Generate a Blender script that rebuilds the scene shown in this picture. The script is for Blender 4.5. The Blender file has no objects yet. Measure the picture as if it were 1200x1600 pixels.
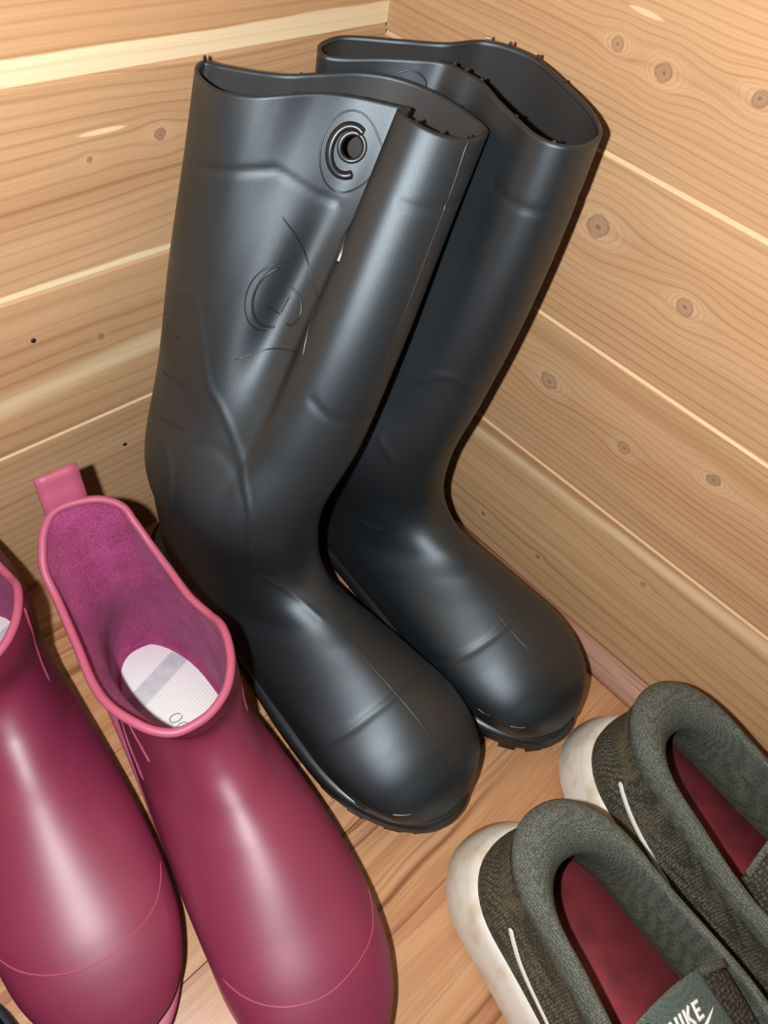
import bpy, math, random
import numpy as np
from mathutils import Matrix, Vector

random.seed(7)
SC = bpy.context.scene
COL = SC.collection

# ------------------------------------------------------------------ camera
CAM_POS = np.array([-0.4295, -0.40226, 0.56233])
CAM_ROT = np.array([[0.71128, 0.46351, -0.52843],
                    [-0.68652, 0.61947, -0.38071],
                    [0.15088, 0.63357, 0.75883]])
cam_data = bpy.data.cameras.new('camera')
cam_data.sensor_fit = 'VERTICAL'
cam_data.sensor_height = 24.0
cam_data.lens = 24.0 * 1189.75 / 1600.0
cam_data.clip_start = 0.01
cam = bpy.data.objects.new('camera', cam_data)
COL.objects.link(cam)
mw = Matrix.Identity(4)
for i in range(3):
    for j in range(3):
        mw[i][j] = CAM_ROT[i, j]
    mw[i][3] = CAM_POS[i]
cam.matrix_world = mw
SC.camera = cam

# ------------------------------------------------------------------ world and lights
world = bpy.data.worlds.new('world')
SC.world = world
world.use_nodes = True
bg = world.node_tree.nodes['Background']
bg.inputs[0].default_value = (0.95, 0.97, 1.0, 1)
bg.inputs[1].default_value = 0.06
# the phone's flash beside its lens
fl = bpy.data.lights.new('phone_flash_offscreen', 'POINT')
fl.energy = 13.0
fl.color = (0.97, 0.98, 1.0)
fl.shadow_soft_size = 0.006
flo = bpy.data.objects.new('phone_flash_offscreen', fl)
flo.location = tuple(CAM_POS - 0.045 * CAM_ROT[:, 0] + 0.004 * CAM_ROT[:, 1])
COL.objects.link(flo)
vs = SC.view_settings
vs.view_transform = 'Standard'
vs.look = 'None'
vs.gamma = 1.0
vs.use_curve_mapping = False
vs.exposure = 0.0


# ------------------------------------------------------------------ node helpers
class X:
    """a scalar socket or number with arithmetic that builds Math nodes"""
    def __init__(self, nt, v):
        self.nt, self.v = nt, v

    def _m(self, op, *o, clamp=False):
        n = self.nt.nodes.new('ShaderNodeMath')
        n.operation = op
        n.use_clamp = clamp
        for i, a in enumerate((self,) + o):
            a = a.v if isinstance(a, X) else a
            if isinstance(a, (int, float)):
                n.inputs[i].default_value = float(a)
            else:
                self.nt.links.new(a, n.inputs[i])
        return X(self.nt, n.outputs[0])

    def __add__(s, o): return s._m('ADD', o)
    __radd__ = __add__
    def __sub__(s, o): return s._m('SUBTRACT', o)
    def __rsub__(s, o): return X(s.nt, float(o))._m('SUBTRACT', s)
    def __mul__(s, o): return s._m('MULTIPLY', o)
    __rmul__ = __mul__
    def __truediv__(s, o): return s._m('DIVIDE', o)
    def pow(s, o): return s._m('POWER', o)
    def sin(s): return s._m('SINE')
    def exp(s): return s._m('EXPONENT')
    def sqrt(s): return s._m('SQRT')
    def abs(s): return s._m('ABSOLUTE')
    def clamp(s): return s._m('ADD', 0.0, clamp=True)
    def max(s, o): return s._m('MAXIMUM', o)
    def min(s, o): return s._m('MINIMUM', o)

    def ss(s, a, b):
        """smoothstep between a and b (a may exceed b)"""
        n = s.nt.nodes.new('ShaderNodeMapRange')
        n.interpolation_type = 'SMOOTHSTEP'
        flip = a > b
        if flip:
            a, b = b, a
        n.inputs['From Min'].default_value = a
        n.inputs['From Max'].default_value = b
        n.inputs['To Min'].default_value = 1.0 if flip else 0.0
        n.inputs['To Max'].default_value = 0.0 if flip else 1.0
        s.nt.links.new(s.v, n.inputs['Value'])
        return X(s.nt, n.outputs['Result'])


def new_mat(name):
    m = bpy.data.materials.new(name)
    m.use_nodes = True
    nt = m.node_tree
    b = nt.nodes['Principled BSDF']
    return m, nt, b


def coords(nt, kind='Object'):
    tc = nt.nodes.new('ShaderNodeTexCoord')
    sp = nt.nodes.new('ShaderNodeSeparateXYZ')
    nt.links.new(tc.outputs[kind], sp.inputs[0])
    return [X(nt, sp.outputs[i]) for i in range(3)]


def vec(nt, x, y, z):
    c = nt.nodes.new('ShaderNodeCombineXYZ')
    for i, a in enumerate((x, y, z)):
        a = a.v if isinstance(a, X) else a
        if isinstance(a, (int, float)):
            c.inputs[i].default_value = float(a)
        else:
            nt.links.new(a, c.inputs[i])
    return c.outputs[0]


def noise(nt, x, y, z, scale=1.0, detail=3.0, rough=0.55):
    n = nt.nodes.new('ShaderNodeTexNoise')
    n.inputs['Scale'].default_value = scale
    n.inputs['Detail'].default_value = detail
    n.inputs['Roughness'].default_value = rough
    nt.links.new(vec(nt, x, y, z), n.inputs['Vector'])
    return X(nt, n.outputs[0])


def mix(nt, f, a, b, mode='MIX'):
    n = nt.nodes.new('ShaderNodeMix')
    n.data_type = 'RGBA'
    n.blend_type = mode
    for sock, v in ((n.inputs[0], f), (n.inputs[6], a), (n.inputs[7], b)):
        v = v.v if isinstance(v, X) else v
        if isinstance(v, (int, float)):
            sock.default_value = float(v)
        elif isinstance(v, tuple):
            sock.default_value = (v[0], v[1], v[2], 1.0)
        else:
            nt.links.new(v, sock)
    return n.outputs[2]


def bump(nt, b, h, strength=0.3, dist=0.001):
    n = nt.nodes.new('ShaderNodeBump')
    n.inputs['Strength'].default_value = strength
    n.inputs['Distance'].default_value = dist
    nt.links.new(h.v, n.inputs['Height'])
    nt.links.new(n.outputs[0], b.inputs['Normal'])


def srgb(r, g, b):
    f = lambda c: c / 12.92 if c <= 0.04045 else ((c + 0.055) / 1.055) ** 2.4
    return (f(r / 255), f(g / 255), f(b / 255))


def setcol(nt, b, c):
    if isinstance(c, tuple):
        b.inputs['Base Color'].default_value = (*c, 1)
    else:
        nt.links.new(c, b.inputs['Base Color'])


# ------------------------------------------------------------------ materials
def cedar(name, axis, light, dark, knots=(), bands=(), seed=0.0, height=0.1156, line_freq=170.0, wave=0.010,
          edge=None, contrast=1.0, flecks=()):
    light = (light[0] * 0.93, light[1] * 0.945, light[2] * 0.925)
    dark = (dark[0] * 0.93, dark[1] * 0.945, dark[2] * 0.925)
    m, nt, b = new_mat(name)
    c = coords(nt)
    s, z = c[axis], c[2]
    zz = z + (noise(nt, s * 4.0, z * 7.0, seed, 1.0, 1.5) - 0.5) * wave
    for k in knots:
        sk, zk, r = k[:3]
        ds, dz = s - sk, z - zk
        g = ((ds * ds) * (-1.0 / (4.0 * r) ** 2) + (dz * dz) * (-1.0 / (3.0 * r) ** 2)).exp()
        zz = zz - dz * g * 0.78
    fine = noise(nt, s * 9.0, zz * 1300.0, seed + 3.1, 1.0, 2.0)
    broad = noise(nt, s * 1.6, zz * 42.0, seed + 7.7, 1.0, 3.0)
    ph = noise(nt, s * 1.4, zz * 22.0, seed + 1.7, 1.0, 2.0)
    ln = ((zz * (6.2832 * line_freq) + ph * 13.0).sin() * 0.5 + 0.5).pow(6.0)
    f = (fine - 0.5) * 0.75 + (broad - 0.5) * 1.1 + ln * 0.55 * (broad + 0.1) + 0.26
    f = ((f - 0.3) * contrast + 0.3).clamp()
    col = mix(nt, f, light, dark)
    for (z0, z1, sl, soft, bc, amt) in bands:
        zb = z - s * sl + (noise(nt, s * 9.0, z * 6.0, seed + 5.0, 1.0, 2.0) - 0.5) * 0.006
        mk = zb.ss(z0 - soft, z0 + soft) * zb.ss(z1 + soft, z1 - soft)
        col = mix(nt, mk * amt, col, mix(nt, f * 0.35, bc, dark))
    for (sf, zf, ls, lz, fc) in flecks:
        ds, dz = (s - sf) / ls, (z - zf) / lz
        col = mix(nt, (ds * ds + dz * dz).ss(1.1, 0.5) * 0.85, col, fc)
    warp = (noise(nt, s * 120.0, z * 120.0, seed, 1.0, 2.0) - 0.5)
    for k in knots:
        sk, zk, r = k[:3]
        kc = k[3] if len(k) > 3 else srgb(158, 126, 98)
        ds, dz = (s - sk) + warp * r * 0.9, (z - zk) + warp * r * 0.5
        rr = (ds * ds * 0.95 + dz * dz * 1.1).sqrt() / r
        rh = (ds * ds * 0.34 + dz * dz).sqrt() / r
        halo = rh.ss(2.6, 0.9)
        rings = ((rh * 13.0 + warp * 5.0).sin() * 0.5 + 0.5).pow(5.0)
        col = mix(nt, halo * 0.30, col, mix(nt, 0.5, light, srgb(232, 200, 166)))
        col = mix(nt, halo * rings * 0.42, col, dark)
        core = rr.ss(1.05, 0.80)
        rings2 = ((rr * 21.0).sin() * 0.5 + 0.5)
        col = mix(nt, core * 0.75, col, mix(nt, rings2 * 0.6, kc, mix(nt, 0.5, kc, light)))
        col = mix(nt, rr.ss(0.80, 0.97) * rr.ss(1.16, 1.0) * 0.5, col, srgb(118, 84, 62))
        col = mix(nt, rr.ss(0.30, 0.08) * 0.65, col, srgb(112, 84, 66))
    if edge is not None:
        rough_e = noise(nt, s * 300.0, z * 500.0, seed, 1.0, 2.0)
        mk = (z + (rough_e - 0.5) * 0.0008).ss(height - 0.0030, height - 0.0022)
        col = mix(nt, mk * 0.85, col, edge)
    setcol(nt, b, col)
    b.inputs['Roughness'].default_value = 0.5
    b.inputs['Specular IOR Level'].default_value = 0.25
    bump(nt, b, f, 0.10, 0.0005)
    return m


def laminate(name, seed):
    m, nt, b = new_mat(name)
    c = coords(nt)
    s, y = c[0], c[1]
    yy = y + (noise(nt, s * 5.0, y * 6.0, seed, 1.0, 2.0) - 0.5) * 0.035
    a = noise(nt, s * 3.5, yy * 90.0, seed + 2.0, 1.0, 4.0, 0.6)
    d = noise(nt, s * 2.0, yy * 62.0, seed + 9.0, 1.0, 3.0)
    fine = noise(nt, s * 26.0, y * 900.0, seed + 4.0, 1.0, 2.0)
    col = mix(nt, a.ss(0.32, 0.66), srgb(186, 134, 92), srgb(206, 158, 114))
    col = mix(nt, d.ss(0.52, 0.62) * 0.65, col, srgb(142, 84, 54))
    ln = ((yy * 620.0 + d * 16.0).sin() * 0.5 + 0.5).pow(9.0)
    col = mix(nt, ln * 0.7 * d.ss(0.42, 0.6), col, srgb(112, 62, 40))
    col = mix(nt, fine.ss(0.5, 0.8) * 0.35, col, srgb(160, 100, 66))
    setcol(nt, b, col)
    b.inputs['Roughness'].default_value = 0.33
    b.inputs['Specular IOR Level'].default_value = 0.5
    bump(nt, b, fine, 0.1, 0.0003)
    return m


def trim_mat(name):
    m, nt, b = new_mat(name)
    c = coords(nt)
    f = noise(nt, c[0] * 600.0, c[1] * 12.0, c[2] * 600.0, 1.0, 3.0)
    col = mix(nt, f.ss(0.45, 0.80), srgb(190, 146, 126), srgb(132, 90, 76))
    setcol(nt, b, col)
    b.inputs['Specular IOR Level'].default_value = 1.0
    b.inputs['Roughness'].default_value = 0.4
    return m


def rubber(name, col, rough, grain=0.0, spec=0.5, dust=0.0, gscale=2200.0, tint=(1, 1, 1)):
    m, nt, b = new_mat(name)
    c = coords(nt)
    out = col
    if dust > 0:
        n1 = noise(nt, c[0], c[1], c[2], 260.0, 3.0, 0.7)
        n2 = noise(nt, c[0], c[1], c[2], 18.0, 3.0)
        out = mix(nt, n2.ss(0.4, 0.75) * dust, out, tuple(min(1, x * 1.6 + 0.006) for x in col))
        out = mix(nt, n1.ss(0.78, 0.86) * 0.6, out, tuple(min(1, x * 2 + 0.10) for x in col))
    setcol(nt, b, out)
    b.inputs['Roughness'].default_value = rough
    b.inputs['Specular IOR Level'].default_value = spec
    b.inputs['Specular Tint'].default_value = (*tint, 1)
    if grain > 0:
        bump(nt, b, noise(nt, c[0], c[1], c[2], gscale, 2.0), grain, 0.0004)
    return m


def fleece(name, c0, c1):
    m, nt, b = new_mat(name)
    c = coords(nt)
    n1 = noise(nt, c[0], c[1], c[2], 900.0, 3.0, 0.7)
    n2 = noise(nt, c[0], c[1], c[2], 40.0, 3.0)
    f = (n1 * 0.7 + n2 * 0.4 - 0.05).clamp()
    col = mix(nt, f.ss(0.3, 0.75), c0, c1)
    setcol(nt, b, col)
    b.inputs['Roughness'].default_value = 0.85
    b.inputs['Sheen Weight'].default_value = 0.12
    b.inputs['Sheen Tint'].default_value = (1, 0.5, 0.75, 1)
    bump(nt, b, n1, 0.5, 0.0012)
    return m


def weave(name, c0, c1, scale, strength=0.6, dirt=None, dist=0.0008):
    m, nt, b = new_mat(name)
    c = coords(nt)
    v = nt.nodes.new('ShaderNodeTexVoronoi')
    v.inputs['Scale'].default_value = scale
    v.inputs['Randomness'].default_value = 0.45
    nt.links.new(vec(nt, c[0], c[1], c[2] * 1.2), v.inputs['Vector'])
    h = X(nt, v.outputs['Distance'])
    n2 = noise(nt, c[0], c[1], c[2], 60.0, 3.0)
    col = mix(nt, h.ss(0.15, 0.6), c1, c0)
    col = mix(nt, n2.ss(0.4, 0.8) * 0.3, col, c0)
    if dirt:
        dm = noise(nt, c[0], c[1], c[2], 22.0, 4.0, 0.65)
        col = mix(nt, dm.ss(0.5, 0.72) * 0.55, col, dirt)
    setcol(nt, b, col)
    b.inputs['Roughness'].default_value = 0.75
    b.inputs['Specular IOR Level'].default_value = 0.3
    bump(nt, b, 1.0 - h, strength, dist)
    return m


def plain(name, col, rough=0.5, spec=0.5):
    m, nt, b = new_mat(name)
    setcol(nt, b, col)
    b.inputs['Roughness'].default_value = rough
    b.inputs['Specular IOR Level'].default_value = spec
    return m


def foam(name):
    m, nt, b = new_mat(name)
    c = coords(nt)
    n1 = noise(nt, c[0], c[1], c[2], 45.0, 4.0, 0.6)
    n2 = noise(nt, c[0] * 1.0, c[1] * 1.0, c[2] * 8.0, 90.0, 3.0, 0.6)
    col = mix(nt, n1.ss(0.45, 0.72) * 0.8, srgb(228, 224, 212), srgb(204, 188, 156))
    col = mix(nt, n2.ss(0.6, 0.78) * 0.5, col, srgb(176, 162, 140))
    setcol(nt, b, col)
    b.inputs['Roughness'].default_value = 0.45
    return m


def insole_red(name):
    m, nt, b = new_mat(name)
    c = coords(nt)
    n1 = noise(nt, c[0], c[1], c[2], 30.0, 3.0)
    n2 = noise(nt, c[0], c[1], c[2], 700.0, 2.0)
    col = mix(nt, n1.ss(0.42, 0.7) * 0.7, srgb(150, 58, 66), srgb(92, 42, 48))
    setcol(nt, b, col)
    b.inputs['Roughness'].default_value = 0.55
    bump(nt, b, n2, 0.25, 0.0003)
    return m


def insole_white(name):
    """white sock lining with a fine grid weave, a grey band and a plain white heel"""
    m, nt, b = new_mat(name)
    c = coords(nt)
    x, y = c[0], c[1]
    gx = ((x * 2600.0 + y * 500.0).sin() * 0.5 + 0.5)
    gy = ((y * 2600.0 - x * 500.0).sin() * 0.5 + 0.5)
    grid = gx * gy
    d = y - x * 0.4535
    front = d.ss(-0.028, -0.030)
    band = front * d.ss(-0.046, -0.043)
    col = mix(nt, front * grid * 0.22, srgb(250, 250, 246), srgb(160, 168, 172))
    n = noise(nt, x, y, 0.0, 90.0, 2.0)
    col = mix(nt, band * (n * 0.8 + 0.25).clamp() * 0.8, col, srgb(168, 176, 186))
    setcol(nt, b, col)
    b.inputs['Roughness'].default_value = 0.7
    bump(nt, b, grid, 0.3, 0.0004)
    return m


# ------------------------------------------------------------------ mesh helpers
def obj(name, verts, faces, mat, parent=None, smooth=True):
    me = bpy.data.meshes.new(name)
    me.from_pydata([tuple(map(float, v)) for v in verts], [], [tuple(map(int, f)) for f in faces])
    me.update()
    if smooth:
        me.polygons.foreach_set('use_smooth', [True] * len(me.polygons))
    if mat is not None:
        me.materials.append(mat)
    o = bpy.data.objects.new(name, me)
    COL.objects.link(o)
    o.parent = parent
    return o


def thing(name, label, cat, loc=(0, 0, 0), rz=0.0, group=None):
    o = bpy.data.objects.new(name, None)
    o.empty_display_size = 0.03
    COL.objects.link(o)
    o.location = loc
    o.rotation_euler = (0, 0, rz)
    o['label'] = label
    o['category'] = cat
    if group:
        o['group'] = group
    return o


def fix_normals(o):
    import bmesh
    bm = bmesh.new()
    bm.from_mesh(o.data)
    bmesh.ops.recalc_face_normals(bm, faces=bm.faces)
    bm.to_mesh(o.data)
    bm.free()
    return o


def catmull(K, n, closed=False, par=None):
    """non-uniform Catmull-Rom through rows of K (m, ...) -> n samples"""
    K = np.asarray(K, float)
    m = len(K)
    if closed:
        K = np.concatenate([K, K[:1]])
        m += 1
    flat = K.reshape(m, -1)
    if par is None:
        dd = np.sqrt(np.maximum(np.sqrt(((flat[1:] - flat[:-1]) ** 2).mean(1)), 1e-9))
        par = np.concatenate([[0], np.cumsum(dd)])
    if closed:
        t = np.linspace(0, par[-1], n, endpoint=False)
    else:
        t = np.linspace(0, par[-1], n)
    tang = np.zeros_like(flat)
    for i in range(m):
        if closed:
            a, b_ = (i - 1) % (m - 1), (i + 1) % (m - 1)
            ha = par[i] - par[i - 1] if i > 0 else par[-1] - par[-2]
            hb = par[i + 1] - par[i] if i < m - 1 else par[1] - par[0]
            p0, p1, p2 = flat[a], flat[i], flat[b_]
        else:
            if i == 0:
                tang[i] = (flat[1] - flat[0]) / (par[1] - par[0]); continue
            if i == m - 1:
                tang[i] = (flat[-1] - flat[-2]) / (par[-1] - par[-2]); continue
            ha, hb = par[i] - par[i - 1], par[i + 1] - par[i]
            p0, p1, p2 = flat[i - 1], flat[i], flat[i + 1]
        tang[i] = ((p1 - p0) / ha * hb + (p2 - p1) / hb * ha) / (ha + hb)
    idx = np.clip(np.searchsorted(par, t, side='right') - 1, 0, m - 2)
    h = (par[idx + 1] - par[idx])
    u = (t - par[idx]) / h
    h = h[:, None]; u = u[:, None]
    r = ((2 * u ** 3 - 3 * u ** 2 + 1) * flat[idx] + (u ** 3 - 2 * u ** 2 + u) * h * tang[idx]
         + (-2 * u ** 3 + 3 * u ** 2) * flat[idx + 1] + (u ** 3 - u ** 2) * h * tang[idx + 1])
    return r.reshape((n,) + K.shape[1:])


def resample(P, n):
    """n points evenly spaced by length along the open polyline P"""
    P = np.asarray(P, float)
    d = np.concatenate([[0], np.cumsum(np.linalg.norm(P[1:] - P[:-1], axis=1))])
    t = np.linspace(0, d[-1], n)
    return np.stack([np.interp(t, d, P[:, k]) for k in range(P.shape[1])], 1)


class Surf:
    """structured grid P[i, j]: i from the rim to the toe, j around (0 = front, then +x side, back, -x side)"""
    def __init__(self, P):
        self.P = P
        self.nt, self.np_ = P.shape[:2]
        du = np.gradient(P, axis=0)
        dv = (np.roll(P, -1, 1) - np.roll(P, 1, 1)) / 2
        n = np.cross(dv, du)
        ln = np.linalg.norm(n, axis=2, keepdims=True)
        n = n / np.maximum(ln, 1e-12)
        c = P.mean(1, keepdims=True)
        if ((P - c) * n).sum() < 0:
            n = -n
        self.N = n

    def at(self, t, a):
        i = np.clip(t, 0, 1) * (self.nt - 1)
        j = (a % 1.0) * self.np_
        i0 = int(min(math.floor(i), self.nt - 2)); fi = i - i0
        j0 = int(math.floor(j)) % self.np_; fj = j - math.floor(j); j1 = (j0 + 1) % self.np_
        def g(A):
            return ((A[i0, j0] * (1 - fj) + A[i0, j1] * fj) * (1 - fi) + (A[i0 + 1, j0] * (1 - fj) + A[i0 + 1, j1] * fj) * fi)
        n = g(self.N)
        return g(self.P), n / max(np.linalg.norm(n), 1e-9)

    def faces(self, skip=None):
        F = []
        for i in range(self.nt - 1):
            for j in range(self.np_):
                if skip is not None and skip(i, j):
                    continue
                j1 = (j + 1) % self.np_
                F.append((i * self.np_ + j, i * self.np_ + j1, (i + 1) * self.np_ + j1, (i + 1) * self.np_ + j))
        return F


def surf_path(S, pts, n=None, closed=False, lift=0.0, smooth=True):
    pts = np.array(pts, float)
    for k in range(1, len(pts)):
        pts[k, 1] -= round(pts[k, 1] - pts[k - 1, 1])
    if n is None:
        n = max(8, 10 * len(pts))
    if smooth and len(pts) > 2:
        q = catmull(pts, n, closed)
    else:
        q = resample(pts, n)
    out, nor = [], []
    for t, a in q:
        p, nn = S.at(t, a)
        out.append(p + nn * lift)
        nor.append(nn)
    return np.array(out), np.array(nor)


def ribbon(name, S, pts, w, h, mat, parent, closed=False, smooth=True, n=None):
    """a low raised bead of width w and height h laid on the surface S"""
    P, N = surf_path(S, pts, n, closed, 0.0, smooth)
    T = np.gradient(P, axis=0)
    if closed:
        T = (np.roll(P, -1, 0) - np.roll(P, 1, 0))
    T /= np.maximum(np.linalg.norm(T, axis=1, keepdims=True), 1e-9)
    B = np.cross(N, T)
    prof = [(-0.5, -0.25), (-0.32, 0.75), (0.0, 1.0), (0.32, 0.75), (0.5, -0.25)]
    m = len(P)
    V, F = [], []
    for k in range(m):
        e = 1.0 if closed else min(1.0, 0.25 + min(k, m - 1 - k) * 0.4)
        for a, b_ in prof:
            V.append(P[k] + B[k] * a * w * e + N[k] * b_ * h * (e if b_ > 0 else 1))
    q = len(prof)
    for k in range(m if closed else m - 1):
        k1 = (k + 1) % m
        for a in range(q - 1):
            F.append((k * q + a, k * q + a + 1, k1 * q + a + 1, k1 * q + a))
    return fix_normals(obj(name, V, F, mat, parent))


def tube(name, P, r, mat, parent, closed=False, seg=10, flat=1.0):
    P = np.asarray(P, float)
    m = len(P)
    T = np.roll(P, -1, 0) - np.roll(P, 1, 0) if closed else np.gradient(P, axis=0)
    T /= np.maximum(np.linalg.norm(T, axis=1, keepdims=True), 1e-9)
    up = np.array([0, 0, 1.0])
    V, F = [], []
    for k in range(m):
        b_ = np.cross(T[k], up)
        if np.linalg.norm(b_) < 1e-4:
            b_ = np.array([1.0, 0, 0])
        b_ /= np.linalg.norm(b_)
        c = np.cross(b_, T[k])
        rr = r[k] if hasattr(r, '__len__') else r
        for s in range(seg):
            a = 2 * math.pi * s / seg
            V.append(P[k] + rr * (math.cos(a) * b_ + math.sin(a) * c * flat))
    for k in range(m if closed else m - 1):
        k1 = (k + 1) % m
        for s in range(seg):
            s1 = (s + 1) % seg
            F.append((k * seg + s, k * seg + s1, k1 * seg + s1, k1 * seg + s))
    if not closed:
        F.append(tuple(range(seg)))
        F.append(tuple((m - 1) * seg + s for s in range(seg)))
    return fix_normals(obj(name, V, F, mat, parent))


def stack(name, loops, mat, parent, cap_bottom=True, cap_top=True, smooth=True):
    """loops: list of (n,3) closed loops joined in order"""
    n = len(loops[0])
    V = np.concatenate(loops)
    F = []
    for i in range(len(loops) - 1):
        for j in range(n):
            j1 = (j + 1) % n
            F.append((i * n + j, i * n + j1, (i + 1) * n + j1, (i + 1) * n + j))
    if cap_bottom:
        F.append(tuple(range(n)))
    if cap_top:
        F.append(tuple((len(loops) - 1) * n + j for j in range(n)))
    return fix_normals(obj(name, V, F, mat, parent, smooth))


def interp_keys(keys, v):
    k = np.asarray(keys, float)
    return np.interp(v, k[:, 0], k[:, 1])


def outline(y0, y1, widths, n, cx=None, heel_r=0.14, toe_r=0.22, sq=2.0):
    """closed plan outline: index 0 = toe (y1), going +x to heel (y0), back along -x.
    widths: [(v, half width)] with v 0 at heel, 1 at toe"""
    h = n // 2
    a = np.linspace(0, math.pi, h + 1)
    v = (1 + np.cos(a)) / 2          # 1 toe .. 0 heel
    w = catmull_1d(widths, v)
    er = np.ones_like(v)
    m1 = v < heel_r
    er[m1] = np.maximum(1 - (1 - v[m1] / heel_r) ** sq, 0) ** (1 / sq)
    m2 = v > 1 - toe_r
    er[m2] = np.maximum(1 - (1 - (1 - v[m2]) / toe_r) ** sq, 0) ** (1 / sq)
    w = w * er
    y = y0 + (y1 - y0) * v
    c = np.zeros_like(v) if cx is None else catmull_1d(cx, v)
    right = np.stack([c + w, y], 1)
    left = np.stack([c - w, y], 1)
    loop = np.concatenate([right, left[-2:0:-1]])
    k = len(loop)
    if k != n:
        loop = loop[:n]
    return loop


def catmull_1d(keys, v):
    k = np.asarray(keys, float)
    x, yv = k[:, 0], k[:, 1]
    tg = np.gradient(yv, x)
    idx = np.clip(np.searchsorted(x, v, side='right') - 1, 0, len(x) - 2)
    h = x[idx + 1] - x[idx]
    u = (v - x[idx]) / h
    return ((2 * u ** 3 - 3 * u ** 2 + 1) * yv[idx] + (u ** 3 - 2 * u ** 2 + u) * h * tg[idx]
            + (-2 * u ** 3 + 3 * u ** 2) * yv[idx + 1] + (u ** 3 - u ** 2) * h * tg[idx + 1])


def lift(loop, z):
    z = np.broadcast_to(np.asarray(z, float), (len(loop),))
    return np.concatenate([loop, z[:, None]], 1)


def inset(loop, d):
    t = np.roll(loop, -1, 0) - np.roll(loop, 1, 0)
    t /= np.maximum(np.linalg.norm(t, axis=1, keepdims=True), 1e-9)
    nrm = np.stack([-t[:, 1], t[:, 0]], 1)
    c = loop.mean(0)
    if ((loop - c) * nrm).sum() > 0:
        nrm = -nrm
    return loop + nrm * d


def box(name, lo, hi, mat, parent=None):
    (x0, y0, z0), (x1, y1, z1) = lo, hi
    V = [(x0, y0, z0), (x1, y0, z0), (x1, y1, z0), (x0, y1, z0), (x0, y0, z1), (x1, y0, z1), (x1, y1, z1), (x0, y1, z1)]
    F = [(0, 3, 2, 1), (4, 5, 6, 7), (0, 1, 5, 4), (1, 2, 6, 5), (2, 3, 7, 6), (3, 0, 4, 7)]
    return obj(name, V, F, mat, parent, smooth=False)


# ------------------------------------------------------------------ the closet: floor, walls, trim
def struct(o):
    o['kind'] = 'structure'
    return o


M_SUB = plain('board_backing', srgb(70, 46, 32), 0.9)
Z1, D = 0.14506, 0.11557
BH = D

floor = struct(box('floor', (-1.15, -1.25, -0.03), (0.03, 0.03, -0.010), M_SUB))
floor['label'] = 'reddish brown wood laminate floor of the closet'
fmats = [laminate('laminate_%d' % k, 3.0 + 5.3 * k) for k in range(3)]
edges_y = [0.02, -0.165, -0.318, -0.497, -0.69, -0.88, -1.07, -1.24]
for k in range(len(edges_y) - 1):
    ya, yb = edges_y[k], edges_y[k + 1]
    cut = (-0.70, -0.92, -0.84, -0.60)[k % 4]
    for (xa, xb) in ((-1.14, cut - 0.0003), (cut + 0.0003, 0.02)):
        o = box('floor_plank', (xa, yb + 0.0003, -0.010), (xb, ya - 0.0003, 0.0), fmats[(k + (xa < -1)) % 3], floor)

CEDAR_L = srgb(222, 174, 132)
CEDAR_D = srgb(180, 124, 82)
PALE = srgb(250, 226, 184)


def board_mesh(length, h, axis, ch=0.0024):
    """tongue-and-groove closet board, front face chamfered along the top edge.
    axis 0: runs along -x on the plane y = 0, front face at -y ; axis 1: runs along -y, front at -x"""
    th = 0.009
    prof = [(0.0, 0.0006), (-0.0006, 0.0), (-0.0006, 0.0), (0.0, 0.0)]
    # profile in (depth, z): depth < 0 is towards the room
    pr = [(th, 0.0003), (0.0, 0.0003), (0.0, h - ch), (0.0014, h - 0.0002), (th, h - 0.0002)]
    V, F = [], []
    for s in (0.0, -length):
        for d, z in pr:
            V.append((s, d, z) if axis == 0 else (d, s, z))
    n = len(pr)
    for a in range(n):
        a1 = (a + 1) % n
        F.append((a, a1, n + a1, n + a))
    F.append(tuple(range(n)))
    F.append(tuple(range(2 * n - 1, n - 1, -1)))
    return V, F


def wall(name, axis, zs, mats, label):
    if axis == 0:
        w = struct(box(name, (-1.15, 0.009, -0.03), (0.03, 0.03, 1.30), M_SUB))
    else:
        w = struct(box(name, (0.009, -1.25, -0.03), (0.03, 0.009, 1.30), M_SUB))
    w['label'] = label
    for k in range(len(zs) - 1):
        V, F = board_mesh(1.14 if axis == 0 else 1.24, zs[k + 1] - zs[k], axis)
        o = fix_normals(obj('board', V, F, mats[min(k, len(mats) - 1)], w, smooth=False))
        o.location = (0, 0, zs[k])
        if axis == 1:
            o.location = (0, 0, zs[k])
    return w


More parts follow.
